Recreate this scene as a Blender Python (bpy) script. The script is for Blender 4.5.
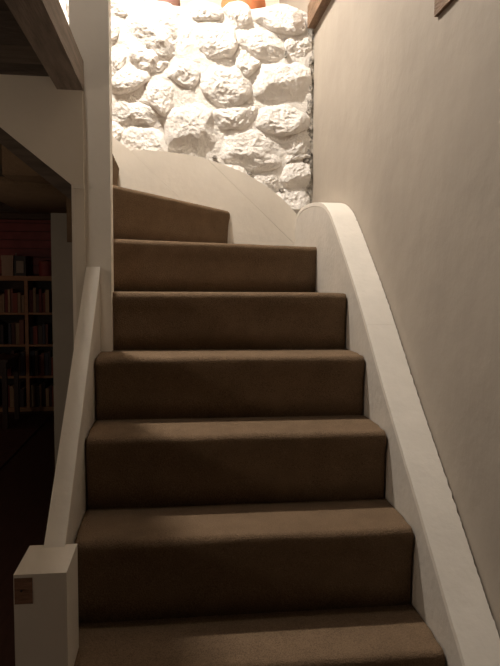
import bpy, bmesh, math, random
from mathutils import Vector, Matrix, noise

for o in list(bpy.data.objects):
    bpy.data.objects.remove(o, do_unlink=True)
scene = bpy.context.scene
C = scene.collection
random.seed(7)

# ------------------------------------------------------------------ camera
cam_d = bpy.data.cameras.new('camera')
cam = bpy.data.objects.new('camera', cam_d); C.objects.link(cam)
YAW, PIT, ROL = (math.radians(a) for a in (6.97, -4.2, .36))
fw = Vector((math.sin(YAW)*math.cos(PIT), math.cos(YAW)*math.cos(PIT), math.sin(PIT)))
rt = Vector((math.cos(YAW), -math.sin(YAW), 0)); up = rt.cross(fw)
r2 = rt*math.cos(ROL) + up*math.sin(ROL); u2 = -rt*math.sin(ROL) + up*math.cos(ROL)
CAM = Vector((.252, -1.321, 1.271)); FPX = 620.0
cam.matrix_world = Matrix(((r2.x, u2.x, -fw.x, CAM.x), (r2.y, u2.y, -fw.y, CAM.y), (r2.z, u2.z, -fw.z, CAM.z), (0, 0, 0, 1)))
cam_d.sensor_fit = 'VERTICAL'; cam_d.sensor_height = 36.0; cam_d.lens = FPX*36.0/666.0
cam_d.clip_start = .02
scene.camera = cam

def at_y(px, py, Y):        # pixel -> point on the plane y = Y (used for the stone wall)
    d = fw + r2*((px-250)/FPX) + u2*((333-py)/FPX)
    return CAM + d*((Y-CAM.y)/d.y)

# ------------------------------------------------------------------ light
w = bpy.data.worlds.new('world'); scene.world = w; w.use_nodes = True
w.node_tree.nodes['Background'].inputs['Color'].default_value = (1.0, .80, .58, 1)
w.node_tree.nodes['Background'].inputs['Strength'].default_value = .018
LAMP = Vector((-.10, 1.35, 3.55)); LAMP_R = .045; LAMP_S = 2750.0; LANDING_FILL_S = 600.0; ROOM_FILL_S = 6.5; HALL_FILL_S = 62.0; LAMP_C = (1.0, .905, .80)  # landing, room and hall strengths belong to added fill lamps
scene.view_settings.view_transform = 'Standard'
scene.view_settings.look = 'None'
scene.view_settings.exposure = 0.0
scene.view_settings.gamma = 1.0
scene.view_settings.use_curve_mapping = False

# ------------------------------------------------------------------ materials
def mat(name, col, rough=.6, var=.1, scale=8., bump=.0, bscale=60., col2=None, metallic=0., spec=.4, stretch=None, bdist=.01, fine=0.):
    m = bpy.data.materials.new(name); m.use_nodes = True
    nt = m.node_tree; b = nt.nodes['Principled BSDF']
    tc = nt.nodes.new('ShaderNodeTexCoord')
    src = tc.outputs['Object']
    if stretch:
        mp = nt.nodes.new('ShaderNodeMapping'); mp.inputs['Scale'].default_value = stretch
        nt.links.new(src, mp.inputs['Vector']); src = mp.outputs['Vector']
    n = nt.nodes.new('ShaderNodeTexNoise'); n.inputs['Scale'].default_value = scale
    n.inputs['Detail'].default_value = 6; n.inputs['Roughness'].default_value = .6
    nt.links.new(src, n.inputs['Vector'])
    r = nt.nodes.new('ShaderNodeValToRGB')
    c2 = col2 or tuple(c*(1-var) for c in col)
    r.color_ramp.elements[0].position = .35; r.color_ramp.elements[1].position = .65
    r.color_ramp.elements[0].color = (*c2, 1); r.color_ramp.elements[1].color = (*col, 1)
    nt.links.new(n.outputs['Fac'], r.inputs['Fac'])
    out = r.outputs['Color']
    if fine:
        n3 = nt.nodes.new('ShaderNodeTexNoise'); n3.inputs['Scale'].default_value = 420.; n3.inputs['Detail'].default_value = 2
        nt.links.new(tc.outputs['Object'], n3.inputs['Vector'])
        mr = nt.nodes.new('ShaderNodeMapRange'); mr.inputs['From Min'].default_value = .3; mr.inputs['From Max'].default_value = .7
        mr.inputs['To Min'].default_value = 1-fine; mr.inputs['To Max'].default_value = 1+fine
        nt.links.new(n3.outputs['Fac'], mr.inputs['Value'])
        mx = nt.nodes.new('ShaderNodeVectorMath'); mx.operation = 'SCALE'
        nt.links.new(out, mx.inputs[0]); nt.links.new(mr.outputs['Result'], mx.inputs['Scale']); out = mx.outputs['Vector']
    nt.links.new(out, b.inputs['Base Color'])
    b.inputs['Roughness'].default_value = rough; b.inputs['Metallic'].default_value = metallic
    b.inputs['Specular IOR Level'].default_value = spec
    if bump:
        n2 = nt.nodes.new('ShaderNodeTexNoise'); n2.inputs['Scale'].default_value = bscale; n2.inputs['Detail'].default_value = 5
        nt.links.new(src, n2.inputs['Vector'])
        bp = nt.nodes.new('ShaderNodeBump'); bp.inputs['Strength'].default_value = bump; bp.inputs['Distance'].default_value = bdist
        nt.links.new(n2.outputs['Fac'], bp.inputs['Height']); nt.links.new(bp.outputs['Normal'], b.inputs['Normal'])
    return m

M = {}
M['carpet'] = mat('brown_carpet', (.195, .132, .082), .95, .15, 14, .9, 260, spec=.1, bdist=.004, fine=.35)
M['white_paint'] = mat('white_gloss_paint', (.76, .70, .61), .42, .06, 5, .12, 30, spec=.4)
M['string_paint'] = mat('worn_white_paint', (.66, .61, .54), .5, .10, 9, .2, 45, spec=.35)
M['lit_cap_paint'] = mat('worn_lit_cap_paint', (.86, .81, .73), .45, .06, 12, .15, 40, spec=.35)  # same worn paint as the strings, coloured lighter for light on the top
M['stone'] = mat('whitewashed_stone', (.80, .765, .72), .8, .05, 14, .8, 75, spec=.25, bdist=.01)
M['mortar'] = mat('whitewashed_mortar', (.77, .735, .685), .85, .05, 18, .6, 55, spec=.2, bdist=.012)
M['grime'] = mat('dark_gap_mortar', (.58, .54, .48), .9, .0, 38, .6, 60, col2=(.10, .09, .08))
M['wall'] = mat('beige_plaster', (.41, .358, .298), .75, .10, 2.2, .18, 9, spec=.25, bdist=.02)
M['panel'] = mat('cream_plaster', (.76, .69, .59), .7, .06, 4, .1, 20)
M['greywall'] = mat('grey_plaster', (.36, .33, .285), .8, .10, 5, .15, 20)
M['recess'] = mat('pale_recess_plaster', (.72, .66, .57), .75, .05, 3)
M['upceil'] = mat('upper_ceiling_paint', (.42, .39, .35), .8, .05, 3)
M['post_paint'] = mat('white_post_paint', (.86, .80, .71), .45, .05, 5, .1, 30)
M['beam'] = mat('aged_oak', (.30, .245, .205), .75, .4, 9, .5, 30, stretch=(6, .6, 6))
M['plate'] = mat('aged_brown_timber', (.26, .16, .095), .75, .45, 9, .5, 30, stretch=(6, 1., 6))
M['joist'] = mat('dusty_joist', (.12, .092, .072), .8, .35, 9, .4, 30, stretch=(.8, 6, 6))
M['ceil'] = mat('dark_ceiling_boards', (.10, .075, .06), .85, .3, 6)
M['lath'] = mat('pale_lath', (.45, .36, .27), .7, .2, 9)
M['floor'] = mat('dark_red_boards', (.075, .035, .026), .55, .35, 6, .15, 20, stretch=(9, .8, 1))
M['rug'] = mat('dark_rug', (.10, .040, .032), .95, .4, 20, .5, 200)
M['red_board'] = mat('red_painted_board', (.27, .05, .05), .5, .3, 7)
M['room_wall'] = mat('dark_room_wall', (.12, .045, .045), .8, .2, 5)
M['shelf'] = mat('orange_pine_shelf', (.42, .24, .13), .55, .2, 8, stretch=(.8, 6, 6))
M['case_back'] = mat('dark_case_back', (.06, .05, .045), .8)
M['bare_wood'] = mat('bare_brown_wood', (.27, .145, .09), .7, .35, 30, .3, 60, stretch=(1, 1, 5))
M['dark_wood'] = mat('dark_stained_wood', (.06, .028, .018), .45, .3, 8)
M['nail'] = mat('dark_nail', (.03, .025, .02), .6)
M['terracotta'] = mat('terracotta', (.55, .19, .075), .7, .2, 10)
M['mauve_clay'] = mat('mauve_clay', (.27, .15, .12), .65, .2, 10)
M['black_cloth'] = mat('black_plastic', (.03, .03, .032), .5)
M['brass'] = mat('old_brass', (.50, .36, .16), .35, metallic=1.)
M['flex'] = mat('white_flex', (.75, .72, .66), .5)
m = bpy.data.materials.new('lit_bulb'); m.use_nodes = True; nt = m.node_tree; nt.nodes.clear()
e = nt.nodes.new('ShaderNodeEmission'); e.inputs['Color'].default_value = (*LAMP_C, 1); e.inputs['Strength'].default_value = LAMP_S
oo = nt.nodes.new('ShaderNodeOutputMaterial'); nt.links.new(e.outputs[0], oo.inputs[0]); M['bulb'] = m

# ------------------------------------------------------------------ helpers
def link_mesh(name, me, material, parent=None):
    o = bpy.data.objects.new(name, me); C.objects.link(o)
    if not me.materials: me.materials.append(M[material])
    if parent is not None: o.parent = parent
    return o
def obj(name, bm, material, parent=None, smooth=False, bevel=0., recalc=True):
    if bevel:
        bmesh.ops.bevel(bm, geom=[e for e in bm.edges if len(e.link_faces) == 2 and e.calc_face_angle(0) > .5], offset=bevel, segments=2, affect='EDGES', clamp_overlap=True)
    if recalc: bmesh.ops.recalc_face_normals(bm, faces=bm.faces[:])
    me = bpy.data.meshes.new(name); bm.to_mesh(me); bm.free()
    if smooth:
        for p in me.polygons: p.use_smooth = True
    return link_mesh(name, me, material, parent)
def box(x0, x1, y0, y1, z0, z1, bm=None):
    bm = bm or bmesh.new()
    v = [bm.verts.new((x, y, z)) for x in (x0, x1) for y in (y0, y1) for z in (z0, z1)]
    for f in ((0, 1, 3, 2), (4, 6, 7, 5), (0, 4, 5, 1), (2, 3, 7, 6), (0, 2, 6, 4), (1, 5, 7, 3)):
        bm.faces.new([v[i] for i in f])
    return bm
def prism(poly, axis, a, b, bm=None):
    """poly of 2D points extruded along axis ('x': (y,z) points, 'y': (x,z), 'z': (x,y))"""
    bm = bm or bmesh.new()
    def P(p, c): return {'x': (c, p[0], p[1]), 'y': (p[0], c, p[1]), 'z': (p[0], p[1], c)}[axis]
    A = [bm.verts.new(P(p, a)) for p in poly]; B = [bm.verts.new(P(p, b)) for p in poly]
    n = len(poly)
    bm.faces.new(A); bm.faces.new(B[::-1])
    for i in range(n): bm.faces.new((A[i], B[i], B[(i+1) % n], A[(i+1) % n]))
    return bm
def lathe(profile, cx, cy, n=28, bm=None):
    bm = bm or bmesh.new(); rings = []
    for r, z in profile:
        rings.append([bm.verts.new((cx+r*math.cos(2*math.pi*i/n), cy+r*math.sin(2*math.pi*i/n), z)) for i in range(n)])
    for a, b in zip(rings, rings[1:]):
        for i in range(n): bm.faces.new((a[i], a[(i+1) % n], b[(i+1) % n], b[i]))
    bm.faces.new(rings[0]); bm.faces.new(rings[-1][::-1])
    return bm
def struct(o, label=None, cat=None):
    o['kind'] = 'structure'
    if label: o['label'] = label
    if cat: o['category'] = cat
    return o
def tag(o, label, cat, group=None):
    o['label'] = label; o['category'] = cat
    if group: o['group'] = group
    return o
def thing(name, label, cat, loc=(0, 0, 0), group=None):
    o = bpy.data.objects.new(name, None); C.objects.link(o); o.location = loc; o.empty_display_size = .1
    return tag(o, label, cat, group)
def clip(poly, a, b, keep):            # half-plane clip of a convex polygon by the line a-b
    out = []; n = len(poly)
    def s(p): return keep*((b[0]-a[0])*(p[1]-a[1]) - (b[1]-a[1])*(p[0]-a[0]))
    for i in range(n):
        p, q = poly[i], poly[(i+1) % n]; sp, sq = s(p), s(q)
        if sp >= 0: out.append(p)
        if sp*sq < 0:
            t = sp/(sp-sq); out.append((p[0]+t*(q[0]-p[0]), p[1]+t*(q[1]-p[1])))
    return out
def smooth_curve(pts, sub=6):
    out = []
    for i in range(len(pts)-1):
        p0 = pts[max(i-1, 0)]; p1 = pts[i]; p2 = pts[i+1]; p3 = pts[min(i+2, len(pts)-1)]
        for k in range(sub):
            t = k/sub
            out.append(tuple(.5*(2*p1[j] + (p2[j]-p0[j])*t + (2*p0[j]-5*p1[j]+4*p2[j]-p3[j])*t*t + (3*p1[j]-p0[j]-3*p2[j]+p3[j])*t**3) for j in (0, 1)))
    out.append(pts[-1]); return out

WX = .985        # right wall plane
SX = .885        # inner face of the right string
YB = 2.00        # face of the stone wall's mortar
# ------------------------------------------------------------------ setting: walls
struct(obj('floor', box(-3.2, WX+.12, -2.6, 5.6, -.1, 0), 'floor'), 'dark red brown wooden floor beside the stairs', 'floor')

def wall_grid():                        # right wall with slight hand-plastered waviness
    bm = bmesh.new(); ny, nz = 70, 60; y0, y1, z0, z1 = -2.6, 3.1, 0, 3.9
    V = [[None]*(nz+1) for _ in range(ny+1)]
    for i in range(ny+1):
        for j in range(nz+1):
            y = y0+(y1-y0)*i/ny; z = z0+(z1-z0)*j/nz
            d = .0025*noise.noise(Vector((y*1.1, z*1.1, 3.)))
            V[i][j] = bm.verts.new((WX+.0025+d, y, z))
    for i in range(ny):
        for j in range(nz): bm.faces.new((V[i][j], V[i][j+1], V[i+1][j+1], V[i+1][j]))
    return bm
wr = struct(obj('wall_right', wall_grid(), 'wall', smooth=True), 'beige plastered wall on the right of the stairs', 'wall')
obj('wall_core', box(WX+.02, WX+.14, -2.6, 3.1, 0, 3.9), 'wall', wr)

# stone wall at the back: rough mortar bed + one mesh per stone
ZTOP = 2.70
def mortar_bed():
    bm = bmesh.new(); x0, x1, z0, z1 = -.37, .974, 1.30, ZTOP; nx, nz = 110, 110
    V = [[None]*(nz+1) for _ in range(nx+1)]
    for i in range(nx+1):
        for j in range(nz+1):
            x = x0+(x1-x0)*i/nx; z = z0+(z1-z0)*j/nz
            p = Vector((x, z, 0))
            d = .006*noise.noise(p*9)+.005*noise.noise(p*26)+.003*noise.noise(p*60)
            V[i][j] = bm.verts.new((x, YB-.016-d, z + (.02*noise.noise(Vector((x*6, 0, 5))) if j == nz else 0)))
    for i in range(nx):
        for j in range(nz): bm.faces.new((V[i][j], V[i+1][j], V[i+1][j+1], V[i][j+1]))
    return bm
wb = struct(obj('wall_back', mortar_bed(), 'mortar', smooth=True), 'whitewashed rough stone wall behind the turn of the stairs', 'wall')
obj('wall_core', box(-.37, .985, YB+.03, 2.55, 1.30, ZTOP-.01), 'mortar', wb)
obj('wall_core', box(-1.3, -.37, YB+.004, 2.55, 2.12, ZTOP-.01), 'mortar', wb)
obj('corner_gap', box(.955, .989, YB-.017, YB+.035, 1.5, ZTOP-.02), 'grime', wb)

STONES = [
 [(108,-6),(124,-2),(130,5),(128,14),(118,14),(108,13)],
 [(106,20),(113,20),(117,28),(116,35),(110,40),(106,40)],
 [(127,18),(132,5),(150,1),(168,4),(186,10),(193,22),(196,38),(190,48),(178,54),(163,58),(154,53),(148,47),(136,48),(126,50),(114,43),(116,34),(124,24)],
 [(107,48),(114,46),(120,50),(124,58),(122,66),(115,74),(107,76)],
 [(130,53),(136,45),(146,46),(154,50),(157,58),(155,66),(148,70),(140,66),(131,61)],
 [(109,84),(114,78),(124,68),(138,66),(147,72),(148,79),(136,86),(122,93),(114,92)],
 [(132,94),(146,83),(158,76),(172,77),(177,83),(173,93),(172,105),(167,114),(160,113),(150,104),(138,99)],
 [(160,72),(170,64),(184,58),(192,56),(197,62),(199,71),(196,81),(190,87),(180,81),(174,76),(163,77)],
 [(187,7),(194,2),(210,3),(220,7),(222,14),(218,18),(194,18),(188,13)],
 [(196,30),(200,23),(215,21),(228,24),(234,32),(235,45),(231,55),(218,55),(208,57),(201,49),(198,40)],
 [(224,10),(230,4),(240,2),(247,7),(253,15),(248,21),(240,25),(234,28),(230,18)],
 [(251,9),(266,9),(280,5),(295,8),(306,13),(308,24),(304,32),(290,34),(278,30),(266,26),(255,20)],
 [(238,30),(246,24),(262,27),(278,33),(283,42),(284,59),(270,59),(256,55),(246,48),(240,43)],
 [(286,37),(296,34),(308,36),(311,48),(304,57),(290,59),(286,52)],
 [(236,54),(244,49),(254,56),(258,63),(252,71),(245,76),(238,67)],
 [(256,70),(264,60),(285,61),(300,58),(311,57),(312,80),(311,99),(300,102),(285,99),(270,99),(256,97),(252,86)],
 [(200,72),(210,60),(222,56),(235,60),(244,76),(250,85),(250,94),(244,100),(236,105),(224,107),(214,102),(206,94),(201,84)],
 [(109,108),(114,98),(124,96),(135,100),(150,105),(158,112),(165,121),(162,128),(150,125),(138,121),(128,125),(116,122),(109,118)],
 [(121,138),(130,127),(140,122),(154,127),(160,133),(164,142),(168,155),(150,158),(130,158),(119,150)],
 [(108,121),(118,124),(122,130),(119,140),(112,143),(107,138)],
 [(173,109),(174,97),(182,88),(194,91),(204,97),(212,104),(213,116),(213,124),(216,132),(214,142),(205,152),(190,159),(172,157),(168,142),(166,126),(169,115)],
 [(214,111),(228,108),(244,105),(256,106),(258,114),(252,123),(240,127),(222,128),(216,124),(213,117)],
 [(258,118),(263,108),(272,105),(288,106),(300,111),(310,117),(309,127),(296,132),(280,134),(266,130),(258,126)],
 [(217,136),(224,130),(240,128),(256,127),(268,133),(280,136),(284,144),(286,154),(282,164),(272,168),(258,172),(240,168),(228,162),(219,155),(216,146)],
 [(284,143),(290,135),(302,132),(312,130),(312,143),(309,151),(298,155),(288,153)],
 [(286,170),(293,160),(302,158),(312,164),(312,176),(308,187),(296,189),(285,186),(283,178)],
 [(275,197),(282,190),(294,188),(308,190),(311,199),(308,206),(296,212),(284,210),(276,204)],
 [(250,177),(262,173),(276,169),(284,172),(282,182),(276,190),(268,194),(258,188)],
 [(210,155),(226,162),(240,169),(250,178),(262,194),(250,194),(236,184),(222,172),(208,164)],
 [(287,155),(299,156),(309,153),(312,158),(304,158),(294,159),(288,163)],
 [(141,57),(150,70),(160,70),(168,62),(160,60),(156,66)],
 [(110,62),(118,66),(124,66),(118,74),(110,80)],
]
# the stones further left, behind the post (seen past it)
STONES += [[(x+dx, y+dy) for dx, dy in sh] for x, y, sh in (
 (66, -4, [(0,0),(22,-2),(36,4),(38,16),(24,22),(4,20)]), (64, 22, [(0,2),(18,0),(34,2),(38,14),(22,24),(2,20)]),
 (30, -2, [(0,0),(18,-2),(31,5),(32,18),(18,22),(-2,16)]), (34, 24, [(0,0),(24,2),(27,20),(8,26),(-4,16)]),
 (68, 48, [(0,0),(22,2),(34,6),(34,24),(14,26),(-2,16)]), (40, 54, [(0,0),(22,-4),(25,14),(14,24),(-2,20)]),
 (72, 78, [(0,0),(22,0),(34,6),(30,26),(8,24),(-4,12)]), (0, 4, [(0,0),(20,0),(28,12),(22,26),(0,22)]))]

def make_stone(poly, seed):
    pts = [at_y(px, py, YB-.02) for px, py in poly]
    P = [(p.x, p.z) for p in pts]
    for _ in range(2):                  # Chaikin rounding
        Q = []
        for i in range(len(P)):
            a, b = P[i], P[(i+1) % len(P)]
            Q += [(a[0]*.88+b[0]*.12, a[1]*.88+b[1]*.12), (a[0]*.12+b[0]*.88, a[1]*.12+b[1]*.88)]
        P = Q
    gx = sum(p[0] for p in P)/len(P); gz = sum(p[1] for p in P)/len(P)
    P = [(x+(x-gx)/max(math.hypot(x-gx, z-gz), .01)*.0185, z+(z-gz)/max(math.hypot(x-gx, z-gz), .01)*.0185) for x, z in P]
    # resample evenly
    L = [0]
    for i in range(len(P)): L.append(L[-1]+math.dist(P[i], P[(i+1) % len(P)]))
    size = L[-1]/math.pi
    N = 72; R = []
    k = 0
    for i in range(N):
        s = L[-1]*i/N
        while L[k+1] < s: k += 1
        t = (s-L[k])/max(L[k+1]-L[k], 1e-9); a, b = P[k], P[(k+1) % len(P)]
        R.append((a[0]+(b[0]-a[0])*t, a[1]+(b[1]-a[1])*t))
    cx = sum(p[0] for p in R)/N; cz = sum(p[1] for p in R)/N
    zlo = min(p[1] for p in R); zhi = max(p[1] for p in R)
    rnd = random.Random(seed)
    depth = min(.066, .024+.15*size*rnd.uniform(.6, 1.4))
    # split-stone facets: the lowest of a few tilted planes
    planes = [(depth, rnd.uniform(-.08, .08), rnd.uniform(-.16, .16))]
    for q in range(6):
        a = rnd.uniform(0, 2*math.pi); sl = rnd.uniform(.2, .6)
        planes.append((depth*rnd.uniform(1.05, 1.6), sl*math.cos(a), sl*math.sin(a)))
    planes.append((depth*1.35, rnd.uniform(-.15, .15), rnd.uniform(.55, .9)))      # upper face leaning back to the light
    sv = Vector((seed*3.7, seed*1.3, seed*2.1))
    bm = bmesh.new(); rings = []; K = 26
    for q in range(K+1):
        t = q/K; ring = []
        for (x, z) in R:
            X = cx+(x-cx)*t; Z = cz+(z-cz)*t
            p = Vector((X, 0, Z)); pw = p+Vector((noise.noise(p*14+sv), 0, noise.noise(p*14-sv)))*.02
            v = (Z-zlo)/(zhi-zlo)
            body = .022+(depth-.008)*max(0., 1-v)**.75
            h = min(body, min(pl[0]-pl[1]*(pw.x-cx)-pl[2]*(pw.z-cz) for pl in planes))
            edge = max(0., 1-t**(11-7*max(0., min(1., v*1.3-.3))))**.5
            h = max(h, .022)*edge
            r = noise.noise(p*18+sv)*.007 + abs(noise.noise(p*34+sv))*-.008 + noise.noise(p*85+sv)*.0045 + abs(noise.noise(p*170+sv))*-.0035
            h += r*(.3+.7*edge)
            wob = .008*noise.noise(p*18+sv*2)
            ring.append(bm.verts.new((min(X+wob*t, .972+.8*wob), YB+.004-h if q < K else YB+.03, Z+wob*t)))
            if q == 0: break
        rings.append(ring)
    c = rings[0][0]
    for i in range(N): bm.faces.new((c, rings[1][i], rings[1][(i+1) % N]))
    for a, b in zip(rings[1:], rings[2:]):
        for i in range(N): bm.faces.new((a[i], b[i], b[(i+1) % N], a[(i+1) % N]))
    return bm
for s, poly in enumerate(STONES):
    obj('stone', make_stone(poly, s+1), 'stone', wb, smooth=True)

ZC = 3.85
# dark crumbs and holes in the joints
for k, (px, py, wx, wy) in enumerate(((310,39,2.5,5),(311,60,2,6),(311,88,2,4),(311,104,2.2,5),(309,111,3,2.5),(311,127,2,4),(309,152,3,5),(311,163,2.4,5),(306,160,4,2.5),(311,182,2.4,4),(310,191,3,3),(308,200,3,3),(282,190,3,3),(296,156.5,4,2),(148,44.5,3,2),(132,148,2.5,1.6),(167,152,2,1.6),(215,157,2.5,2),(250,173,3,2),(286,54,1.6,5),(303,27,2,2))):
    q = [(px+wx*.8*math.cos(a_)*(1+.3*math.sin(3*a_+k)), py+wy*.8*math.sin(a_)*(1+.25*math.cos(2*a_+k))) for a_ in (2*math.pi*j/8 for j in range(8))]
    c0 = [at_y(x_, y_, YB-.03) for x_, y_ in q]
    bmq = prism([(min(c_.x, .981), c_.z) for c_ in c0], 'y', YB-.0275 if px > 300 else YB-.036, YB+.02)
    obj('joint_hole', bmq, 'grime', wb)
# recess above the ledge and the upper ceiling
struct(obj('wall_recess', box(-1.3, .985, 3.1, 3.2, 2.4, 3.85), 'recess'), 'pale wall at the back of the deep ledge', 'wall')
struct(obj('trim_1', box(-1.3, .985, 2.55, 3.1, 2.55, ZTOP-.01), 'recess'), 'pale ledge top behind the stone wall', 'ledge')
struct(obj('ceiling_upper', box(-2.6, 1.12, -2.6, 3.2, ZC, ZC+.06), 'upceil'), 'pale ceiling high above the stairs', 'ceiling')

# left side: spandrel of the upper flight, wall end below it, pier at the back
def zsp(x): return 1.603+.80*(-.075-x)          # lower edge of the spandrel
wl = struct(obj('wall_left', prism([(-.05, 1.603), (-.078, 1.603), (-1.9, zsp(-1.9)), (-1.9, 3.2), (-1.0, 2.45), (-.05, 1.99)], 'y', .850, .915), 'panel', bevel=.003), 'cream spandrel panel under the upper flight left of the tall post', 'wall')
obj('wall_return', box(-.078, -.0, .90, 1.95, 0, 1.598), 'panel', wl, bevel=.003)
obj('wall_end', box(-.080, -.049, .852, .90, 0, 1.598), 'panel', wl, bevel=.003)
obj('soffit', prism([(-.05, 1.60), (-1.9, zsp(-1.9)), (-1.9, zsp(-1.9)+.04), (-.05, 1.64)], 'y', .915, 1.99), 'ceil', wl)
obj('edge_board', prism([(-.085, 1.611), (-1.9, zsp(-1.9)), (-1.9, zsp(-1.9)-.05), (-.085, 1.555)], 'y', .90, .955), 'joist', wl)
pier = struct(obj('wall_pier', box(-.368, -.078, 1.95, 2.3, 0, 2.2), 'greywall', bevel=.004), 'grey wall pier between the stairs and the dark room', 'wall')
obj('wall_infill', box(-.078, WX, 1.955, 1.99, 0, 1.3), 'greywall', pier)

# dark room beyond: back wall with red boards, ceiling with joists
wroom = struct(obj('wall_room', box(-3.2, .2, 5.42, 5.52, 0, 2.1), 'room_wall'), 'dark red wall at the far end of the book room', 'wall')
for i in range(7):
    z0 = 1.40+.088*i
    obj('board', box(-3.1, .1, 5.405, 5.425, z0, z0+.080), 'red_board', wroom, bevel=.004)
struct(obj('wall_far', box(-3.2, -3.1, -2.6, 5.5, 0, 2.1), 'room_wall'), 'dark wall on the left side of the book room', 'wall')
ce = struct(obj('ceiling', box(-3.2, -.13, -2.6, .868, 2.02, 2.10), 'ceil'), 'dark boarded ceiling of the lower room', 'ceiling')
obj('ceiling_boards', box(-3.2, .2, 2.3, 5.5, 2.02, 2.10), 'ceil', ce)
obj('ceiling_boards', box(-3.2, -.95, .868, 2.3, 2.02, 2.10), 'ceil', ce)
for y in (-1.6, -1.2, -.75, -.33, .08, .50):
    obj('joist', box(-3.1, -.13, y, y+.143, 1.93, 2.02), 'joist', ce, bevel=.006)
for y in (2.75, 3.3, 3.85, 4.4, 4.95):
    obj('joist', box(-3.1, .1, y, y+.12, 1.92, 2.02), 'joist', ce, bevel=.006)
struct(obj('trim_2', box(-3.1, -.45, 2.36, 2.385, 1.955, 1.98), 'lath'), 'thin pale batten under the ceiling of the dark room', 'trim')
struct(obj('trim_3', box(-1.9, -.13, .835, .866, 1.962, 2.018), 'joist'), 'thin dark trim where the ceiling meets the spandrel', 'trim')

tag(obj('ceiling_beam', box(-.132, -.046, -2.6, .858, 1.922, 2.018), 'beam', bevel=.006), 'dark oak ceiling beam ending at the tall white post', 'beam')
tag(obj('timber_plate', box(.945, WX+.005, 1.20, 1.965, 2.622, 2.735), 'plate', bevel=.004), 'reddish brown timber on the right wall above the stone corner', 'beam')
tag(obj('timber_plate', box(.978, WX+.006, -2.4, .405, 2.032, 2.16), 'plate', bevel=.004), 'dull brown timber end at the top of the right wall', 'beam')

# ------------------------------------------------------------------ staircase
ST = thing('staircase', 'steep brown carpeted staircase with white painted strings turning left', 'staircase', (.44, -.4, 0))
def sp(name, bm, material, smooth=False, bevel=0., parent=None):
    o = obj(name, bm, material, None, smooth, bevel)
    par = parent or ST
    o.parent = par
    o.matrix_parent_inverse = par.matrix_world.inverted() if par.type != 'EMPTY' else Matrix.Translation(-Vector(par.location))
    return o

NOSE = .021
def carpet_step(L, R, z, rise, poly, seed, depth=.30):
    """closed carpet-wrapped step: rounded nosing from L to R (plan points), riser below, tread poly behind"""
    bm = bmesh.new()
    L = Vector((L[0], L[1], 0)); R = Vector((R[0], R[1], 0)); d = R-L; length = d.length; d.normalize()
    n = Vector((-d.y, d.x, 0))                       # up the stairs
    prof = [(depth, 0.)]                             # (u back from the nosing front, w above tread)
    prof += [(.15, 0.), (.09, .0), (.05, .0)]
    for k in range(9):
        a = math.pi/2 + math.pi*k/8
        prof.append((NOSE+NOSE*math.cos(a)*1.0, -NOSE+NOSE*math.sin(a)))
    prof = prof[:4+6] + [(.0015, -.040), (.0055, -.055), (.009, -.08), (.011, -.11), (.012, -rise*.7), (.013, -rise-.012), (depth, -rise-.012)]
    secs = [0, .003, .007, .013, .02]
    ns = 64
    secs += [.02+(length-.04)*i/ns for i in range(1, ns)] + [length-.02, length-.013, length-.007, length-.003, length]
    rows = []
    for s in secs:
        e = min(s, length-s); ins = 0.
        if e < .013: ins = .013-math.sqrt(max(0, .013**2-(.013-e)**2))
        row = []
        for j, (u, wv) in enumerate(prof):
            uu, ww = u, wv
            if 3 <= j <= len(prof)-2:
                q = L+d*s; nn = noise.noise(Vector((q.x*7, q.y*7+j*.35, z*5+seed)))*.0022 + noise.noise(Vector((q.x*40, j*.8, z*5+seed)))*.0009
                uu += ins*.8 + nn
                if j < 9: ww -= ins*.5 - nn*.6
            p = L+d*s+n*uu
            row.append(bm.verts.new((p.x, p.y, z+ww)))
        rows.append(row)
    m_ = len(prof)
    for a, b in zip(rows, rows[1:]):
        for j in range(m_): bm.faces.new((a[j], a[(j+1) % m_], b[(j+1) % m_], b[j]))
    bm.faces.new(rows[0]); bm.faces.new(rows[-1][::-1])
    if poly: prism(poly, 'z', z-.03, z-.0005, bm)
    return sp('carpeted_step', bm, 'carpet', smooth=True)
XL = .002; XR = SX-.003
straight = [(-.205, .214), (0., .425), (.208, .638), (.434, .846), (.663, 1.047)]
prev = 0.
for i, (y, z) in enumerate(straight):
    carpet_step((XL, y), (XR, y), z, z-prev, None, i, .27); prev = z
carpet_step((XL, .895), (XR, .895), 1.252, 1.252-prev, [(.04, 1.0), (XR, 1.0), (XR, 1.92), (.04, 1.4)], 6, .30); prev = 1.252
carpet_step((-.03, 1.108), (XR+.04, 1.424), 1.455, 1.455-prev, [(.0, 1.3), (.80, 1.56), (XR, 1.50), (XR, 1.925), (.0, 1.925)], 7, .20); prev = 1.455
carpet_step((-.03, 1.09), (.545, 1.93), 1.668, 1.668-prev, [(-.06, 1.2), (.40, 1.90), (.40, 1.925), (-.5, 1.925), (-.5, 1.0)], 8, .16); prev = 1.668
carpet_step((-.02, .955), (-.022, 1.925), 1.88, 1.88-prev, None, 9, .32); prev = 1.88
for k in (1, 2, 3):
    carpet_step((-.02-.262*k, .955), (-.02-.262*k, 1.925), 1.88+.21*k, .21, None, 9+k, .32)

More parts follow.
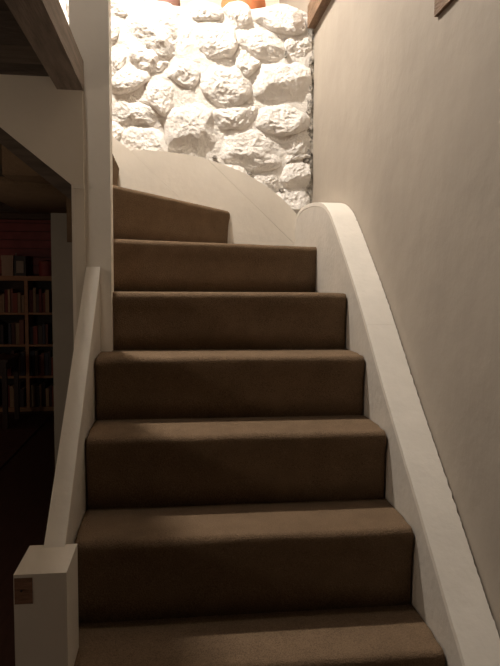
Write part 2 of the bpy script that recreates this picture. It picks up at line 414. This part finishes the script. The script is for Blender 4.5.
# right string: face board and rounded cap
prof_in = [(-.56, .01), (-.35, .20), (-.086, .446), (.027, .548), (.203, .714), (.457, .945), (.669, 1.150), (.75, 1.226), (.83, 1.297), (.92, 1.372), (1.024, 1.458), (1.103, 1.520), (1.19, 1.582), (1.30, 1.628), (1.45, 1.655), (1.60, 1.667), (1.74, 1.668), (1.84, 1.655), (1.90, 1.630), (1.945, 1.585)]
crv = smooth_curve(prof_in, 6)
T = .016
def offs(c, t):
    out = []
    for i, p in enumerate(c):
        a = c[max(i-1, 0)]; b = c[min(i+1, len(c)-1)]
        dx, dz = b[0]-a[0], b[1]-a[1]; l = math.hypot(dx, dz)
        out.append((p[0]+dz/l*t, p[1]-dx/l*t))
    return out
low = offs(crv, T)
def strip_prism(a, b, x0, x1, jx0=0., jx1=0., seed=0):
    bm = bmesh.new(); n = len(a); rows = []
    for i in range(n):
        s = i*.37+seed
        j1 = jx1*noise.noise(Vector((a[i][0]*70, seed, 1)))-abs(jx1)*.6+jx1*.6*noise.noise(Vector((a[i][0]*220, seed, 4)))
        j0 = jx0*noise.noise(Vector((a[i][0]*30, seed, 7)))
        rows.append([bm.verts.new(v) for v in ((x0+j0, *a[i]), (x1+j1, *a[i]), (x1+j1, *b[i]), (x0+j0, *b[i]))])
    for p, q in zip(rows, rows[1:]):
        for k in range(4): bm.faces.new((p[k], p[(k+1) % 4], q[(k+1) % 4], q[k]))
    bm.faces.new(rows[0]); bm.faces.new(rows[-1][::-1])
    return bm
# face board: quads between the curve and the floor line
bot = [(p[0], max(0., p[1]-.75)) for p in low]
sp('string_board', strip_prism(low, bot, SX, WX-.004), 'string_paint')
def dense(c, m):
    out = []
    for p, q in zip(c, c[1:]):
        for k in range(m): out.append((p[0]+(q[0]-p[0])*k/m, p[1]+(q[1]-p[1])*k/m))
    return out+[c[-1]]
seam = min(range(len(crv)), key=lambda i: abs(crv[i][0]-.669))
for a, b in ((0, seam), (seam, len(crv)-1)):
    cu, cl = crv[a:b+1], low[a:b+1]
    if a: cu = [(cu[0][0]+.0005, cu[0][1]+.0005)]+cu[1:]; cl = [(cl[0][0]+.0005, cl[0][1]+.0005)]+cl[1:]
    sp('string_cap', strip_prism(dense(cu, 8), dense(cl, 8), SX-.0015, WX-.0005, .0008, .0024, a+2), 'lit_cap_paint')

# left string
zl = lambda y: .678+.875*(y-.105)
sp('string_board', prism([(.08, .0), (.08, zl(.08)-.012), (.90, zl(.90)-.012), (.90, 0.)], 'x', -.043, -.001), 'string_paint')
sp('string_cap', prism([(.10, zl(.10)-.012), (.10, zl(.10)), (.90, zl(.90)), (.90, zl(.90)-.012)], 'x', -.046, .001), 'lit_cap_paint', bevel=.0025)
# tall post
sp('tall_post', box(-.092, .037, .86, .945, .0, ZC), 'post_paint', bevel=.006)
sp('post_trim', box(-.082, -.048, .840, .855, 1.598, 1.612), 'white_paint', bevel=.002)
# cut-off newel
nw = sp('newel_post', box(-.080, .027, -.03, .118, 0, .675), 'white_paint', bevel=.004)
bp_ = sp('bare_patch', box(-.0785, -.042, -.0304, -.0290, .612, .668), 'bare_wood', parent=nw); bp_['label'] = 'square patch of bare brown wood'
nl = lathe([(.0025, 0), (.0025, .0015)], 0, 0, 10); bmesh.ops.rotate(nl, verts=nl.verts, matrix=Matrix.Rotation(math.pi/2, 3, 'X')); bmesh.ops.translate(nl, verts=nl.verts, vec=(-.064, -.031, .641))
sp('nail', nl, 'nail', parent=nw)
sp('stair_side', box(.03, WX-.01, -.19, -.17, 0, .18), 'white_paint')

# winder string along the back wall: curved-topped boards with slanting joints
curve = smooth_curve([(.905, 1.645), (.83, 1.722), (.753, 1.783), (.594, 1.872), (.386, 1.936), (.181, 1.961), (.03, 1.961)], 6)
poly = curve+[(-.10, 1.961), (-.10, 1.20), (.905, 1.20)]
j0, j1 = (.049, 1.942), (.201, 1.801); dx, dz = j1[0]-j0[0], j1[1]-j0[1]
def jl(off, g): return (j0[0]+off+g, j0[1]), (j0[0]+off+g+dx, j0[1]+dz)
cuts = [.0, .36]; g = .0010
pieces = []
rest = poly
for c in cuts:
    a, b = jl(c, -g); pieces.append(clip(rest, a, b, -1))
    a, b = jl(c, g); rest = clip(rest, a, b, 1)
pieces.append(rest)
far_boards = [p for p in pieces[1:] if len(p) > 2]
for k, p in enumerate(far_boards):
    sp('winder_board', prism(p, 'y', 1.930+.0012*(k % 2), 1.952), 'white_paint', bevel=.0006)
sp('winder_board', prism([(-.9, 2.70), (.028, 1.9615), (.201, 1.801), (.72, 1.32), (.72, 1.2), (-.07, 1.2), (-.07, 1.70), (-.9, 2.36)], 'y', 1.929, 1.952), 'white_paint', bevel=.0006)

# ------------------------------------------------------------------ lamp upstairs
LT = thing('pendant_lamp', 'pendant lamp with added light-blocking shade hanging from the upper ceiling over the stairs', 'lamp', tuple(LAMP))
def lp(name, bm, material, smooth=True):
    o = obj(name, bm, material, None, smooth); o.parent = LT; o.matrix_parent_inverse = Matrix.Translation(-LAMP); return o
bmb = bmesh.new(); bmesh.ops.create_uvsphere(bmb, u_segments=24, v_segments=14, radius=LAMP_R)
bmesh.ops.translate(bmb, verts=bmb.verts, vec=LAMP); lp('bulb', bmb, 'bulb')
zb = LAMP.z+LAMP_R
lp('lamp_holder', lathe([(.014, zb-.006), (.019, zb), (.019, zb+.04), (.010, zb+.055)], LAMP.x, LAMP.y, 20), 'brass')
sh = bmesh.new(); rg = []  # added opaque shade, keeps lamplight off the ceiling to cut bounce
for r, zz in ((.020, zb+.035), (.15, LAMP.z+.015), (.148, LAMP.z+.012), (.018, zb+.031)):
    rg.append([sh.verts.new((LAMP.x+r*math.cos(2*math.pi*i/36), LAMP.y+r*math.sin(2*math.pi*i/36), zz)) for i in range(36)])
for q in range(4):
    for i in range(36): sh.faces.new((rg[q][i], rg[q][(i+1) % 36], rg[(q+1) % 4][(i+1) % 36], rg[(q+1) % 4][i]))
lp('added_shade', sh, 'black_cloth')
lp('cord', lathe([(.003, zb+.05), (.003, ZC-.01)], LAMP.x, LAMP.y, 8), 'flex')
lp('ceiling_rose', lathe([(.045, ZC), (.045, ZC-.012), (.02, ZC-.028)], LAMP.x, LAMP.y, 24), 'flex')

# added fill lamp, out of view, to brighten the front of the post
LB = Vector((-.09, .42, 3.25)); LT2 = thing('landing_fill_lamp', 'added unseen fill lamp above the landing in front of the tall post', 'lamp', tuple(LB))
m = bpy.data.materials.new('landing_fill_glow'); m.use_nodes = True; nt = m.node_tree; nt.nodes.clear()
e = nt.nodes.new('ShaderNodeEmission'); e.inputs['Color'].default_value = (*LAMP_C, 1); e.inputs['Strength'].default_value = LANDING_FILL_S
oo = nt.nodes.new('ShaderNodeOutputMaterial'); nt.links.new(e.outputs[0], oo.inputs[0]); M['fill_bulb'] = m
def lp2(name, bm, material):
    o = obj(name, bm, material, None, True); o.parent = LT2; o.matrix_parent_inverse = Matrix.Translation(-LB)
lp2('bulb', lathe([(max(.003, .03*math.sin(math.pi*k/10)), LB.z-.03*math.cos(math.pi*k/10)) for k in range(11)], LB.x, LB.y, 20), 'fill_bulb')
lp2('lamp_holder', lathe([(.012, LB.z+.026), (.10, LB.z+.034), (.10, LB.z+.038), (.014, LB.z+.07)], LB.x, LB.y, 28), 'black_cloth')
lp2('cord', lathe([(.003, LB.z+.065), (.003, ZC-.01)], LB.x, LB.y, 8), 'flex')
lp2('ceiling_rose', lathe([(.04, ZC), (.04, ZC-.012), (.02, ZC-.025)], LB.x, LB.y, 24), 'flex')

# ------------------------------------------------------------------ pots on the ledge
def pot(name, cx, cy, z, r, h, material, label, base=.55):
    t = thing(name, label, 'pot', (cx, cy, z))
    def pp(nm, bm):
        o = obj(nm, bm, material, None, True); o.parent = t; o.matrix_parent_inverse = Matrix.Translation(-Vector((cx, cy, z)))
    pp('body', lathe([(r*base, z), (r*(base+.15), z+h*.08), (r*.98, z+h*.45), (r, z+h*.6), (r*.9, z+h*.85), (r*.85, z+h*.9), (r*.8, z+h*.9), (r*.86, z+h*.6), (r*.5, z+h*.1)], cx, cy))
    pp('rim', lathe([(r*.83, z+h*.88), (r*.97, z+h*.90), (r*.97, z+h), (r*.83, z+h)], cx, cy))
pot('clay_bowl', .19, 2.25, 2.70, .10, .22, 'mauve_clay', 'brown mauve clay pot on the ledge above the stones, left one', .8)
pot('terracotta_pot', .64, 2.25, 2.70, .125, .24, 'terracotta', 'orange terracotta pot on the ledge above the stones, right one', .8)

# ------------------------------------------------------------------ dark room furniture
BX0, BX1, BY0, BY1 = -1.655, -.80, 5.13, 5.40
BC = thing('bookcase', 'tall pine bookcase against the red wall of the dark room', 'bookcase', (-1.225, 5.25, 0))
def bp2(name, bm, material, parent=BC, root=Vector((-1.225, 5.25, 0)), bevel=.003):
    o = obj(name, bm, material, None, False, bevel); o.parent = parent; o.matrix_parent_inverse = Matrix.Translation(-root); return o
ZS = [.030, .350, .672, .994, 1.325]
bp2('side_panel', box(BX0, BX0+.025, BY0, BY1, 0, 1.36), 'shelf'); bp2('side_panel', box(BX1-.025, BX1, BY0, BY1, 0, 1.36), 'shelf')
bp2('divider', box(-1.240, -1.208, BY0+.004, BY1, .03, 1.33), 'shelf')
bp2('back_panel', box(BX0+.01, BX1-.01, BY1-.012, BY1-.002, .01, 1.33), 'case_back')
bp2('plinth', box(BX0+.025, BX1-.025, BY0+.004, BY0+.02, 0, .03), 'shelf')
bp2('top_board', box(BX0-.01, BX1+.01, BY0-.012, BY1, 1.325, 1.372), 'shelf')
for z in ZS[:-1]: bp2('shelf', box(BX0+.02, BX1-.02, BY0+.006, BY1-.01, z-.010, z+.010), 'shelf')
cnames = ['dark red', 'near-black', 'red', 'dark brown', 'tan', 'dark blue', 'brown', 'pale tan', 'maroon']
ordn = ['first', 'second', 'third', 'fourth', 'fifth', 'sixth', 'seventh', 'eighth', 'ninth', 'tenth', 'eleventh', 'twelfth', 'thirteenth', 'fourteenth', 'fifteenth', 'sixteenth']
cols = [(.16, .03, .03), (.05, .04, .045), (.26, .07, .05), (.10, .08, .07), (.30, .22, .14), (.06, .07, .10), (.22, .10, .08), (.42, .30, .18), (.08, .03, .03)]
for i, c in enumerate(cols): M['book%d' % i] = mat('book_cover_%d' % i, c, .6, .15, 30)
M['paper'] = mat('book_pages', (.45, .38, .28), .8)
rowname = ['bottom shelf', 'second shelf up', 'third shelf up', 'top shelf']
for r in range(4):
    for c, (xa, xb, side) in enumerate(((-1.628, -1.243, 'left'), (-1.205, -.828, 'right'))):
        x = xa+.004; nb = 0
        while x < xb-.03:
            t = random.uniform(.022, .045); h = random.uniform(.17, .255); dp = random.uniform(.13, .19)
            if random.random() < .07: x += .05; continue
            z = ZS[r]+.0105; y0 = BY0+.03+random.uniform(0, .025)
            k = random.randrange(len(cols))
            bk = thing('book', '%s book, %s from left, %s, %s bay of bookcase' % (cnames[k], ordn[nb], rowname[r], side), 'book', (x+t/2, y0, z), 'books on the %s, %s bay' % (rowname[r], side))
            rv = Vector((x+t/2, y0, z))
            bp2('cover', box(x, x+t-.002, y0, y0+dp, z, z+h), 'book%d' % k, bk, rv, .002)
            bp2('pages', box(x+.003, x+t-.005, y0+.005, y0+dp-.003, z+h-.004, z+h-.0005+.001), 'paper', bk, rv, 0)
            x += t+.0015; nb += 1
def small(name, label, cat, bmparts):
    t = thing(name, label, cat, bmparts[0][3]); rv = Vector(bmparts[0][3])
    for nm, bm, mt, _ in bmparts: bp2(nm, bm, mt, t, rv, .003)
ZT = 1.372
o = (-1.40, 5.25, ZT); small('storage_box', 'small pale box on top of the bookcase', 'box', [('body', box(-1.465, -1.355, 5.18, 5.32, ZT, ZT+.17), 'lath', o), ('lid', box(-1.47, -1.35, 5.175, 5.325, ZT+.16, ZT+.205), 'lath', o)])
o = (-1.29, 5.25, ZT); small('radio', 'small black radio with grey front on top of the bookcase', 'radio', [('body', box(-1.345, -1.235, 5.19, 5.30, ZT, ZT+.20), 'black_cloth', o), ('speaker_front', box(-1.325, -1.255, 5.184, 5.192, ZT+.03, ZT+.15), 'greywall', o), ('aerial', box(-1.342, -1.336, 5.24, 5.246, ZT+.19, ZT+.23), 'greywall', o)])
o = (-1.04, 5.25, ZT); t = thing('tin', 'dark red lidded tin on top of the bookcase beside the pier', 'tin', o)
bp2('body', lathe([(.075, ZT), (.078, ZT+.01), (.078, ZT+.13), (.075, ZT+.135)], -1.04, 5.25, 24), 'red_board', t, Vector(o), 0)
bp2('lid', lathe([(.081, ZT+.125), (.081, ZT+.15), (.02, ZT+.165)], -1.04, 5.25, 24), 'book2', t, Vector(o), 0)
# table with a dark leg
o = Vector((-1.48, 4.5, .012)); t = thing('side_table', 'dark wooden side table standing in front of the bookcase', 'table', o)
bp2('table_top', box(-1.77, -1.195, 4.27, 4.75, .60, .628), 'dark_wood', t, o, .005)
bp2('apron', box(-1.74, -1.225, 4.30, 4.72, .53, .60), 'dark_wood', t, o, .003)
for x in (-1.752, -1.250):
    for y in (4.285, 4.69): bp2('leg', box(x, x+.040, y, y+.040, .0125, .60), 'dark_wood', t, o, .004)
tag(obj('rug', box(-2.7, -.95, 2.9, 4.95, 0, .012), 'rug', bevel=.004), 'dark red rug on the floor of the book room', 'rug')

# added fill lamps for the lower rooms, shaped as globes, out of view
def fill_globe(loc, label, strength, col, zg, r):
    L = Vector(loc); t = thing('fill_globe', label, 'lamp', L)
    m = bpy.data.materials.new('fill_globe_glow'); m.use_nodes = True; nt = m.node_tree; nt.nodes.clear()
    e = nt.nodes.new('ShaderNodeEmission'); e.inputs['Color'].default_value = (*col, 1); e.inputs['Strength'].default_value = strength
    oo = nt.nodes.new('ShaderNodeOutputMaterial'); nt.links.new(e.outputs[0], oo.inputs[0]); M[label] = m
    z = L.z
    bp2('base', lathe([(.14, z), (.14, z+.02), (.03, z+.035)], L.x, L.y), 'dark_wood', t, L, 0)
    bp2('pole', lathe([(.012, z+.03), (.012, zg-r+.01)], L.x, L.y, 12), 'dark_wood', t, L, 0)
    bp2('globe', lathe([(max(.004, r*math.sin(math.pi*k/12)), zg-r*math.cos(math.pi*k/12)) for k in range(13)], L.x, L.y, 24), label, t, L, 0)
fill_globe((-2.35, 4.2, .012), 'added dim orange fill lamp in the book room', ROOM_FILL_S, (1., .50, .32), 1.35, .10)
fill_globe((-2.0, -.45, 0.), 'added dim fill lamp in the lower room left of the newel post', HALL_FILL_S, (1., .80, .60), 1.30, .10)
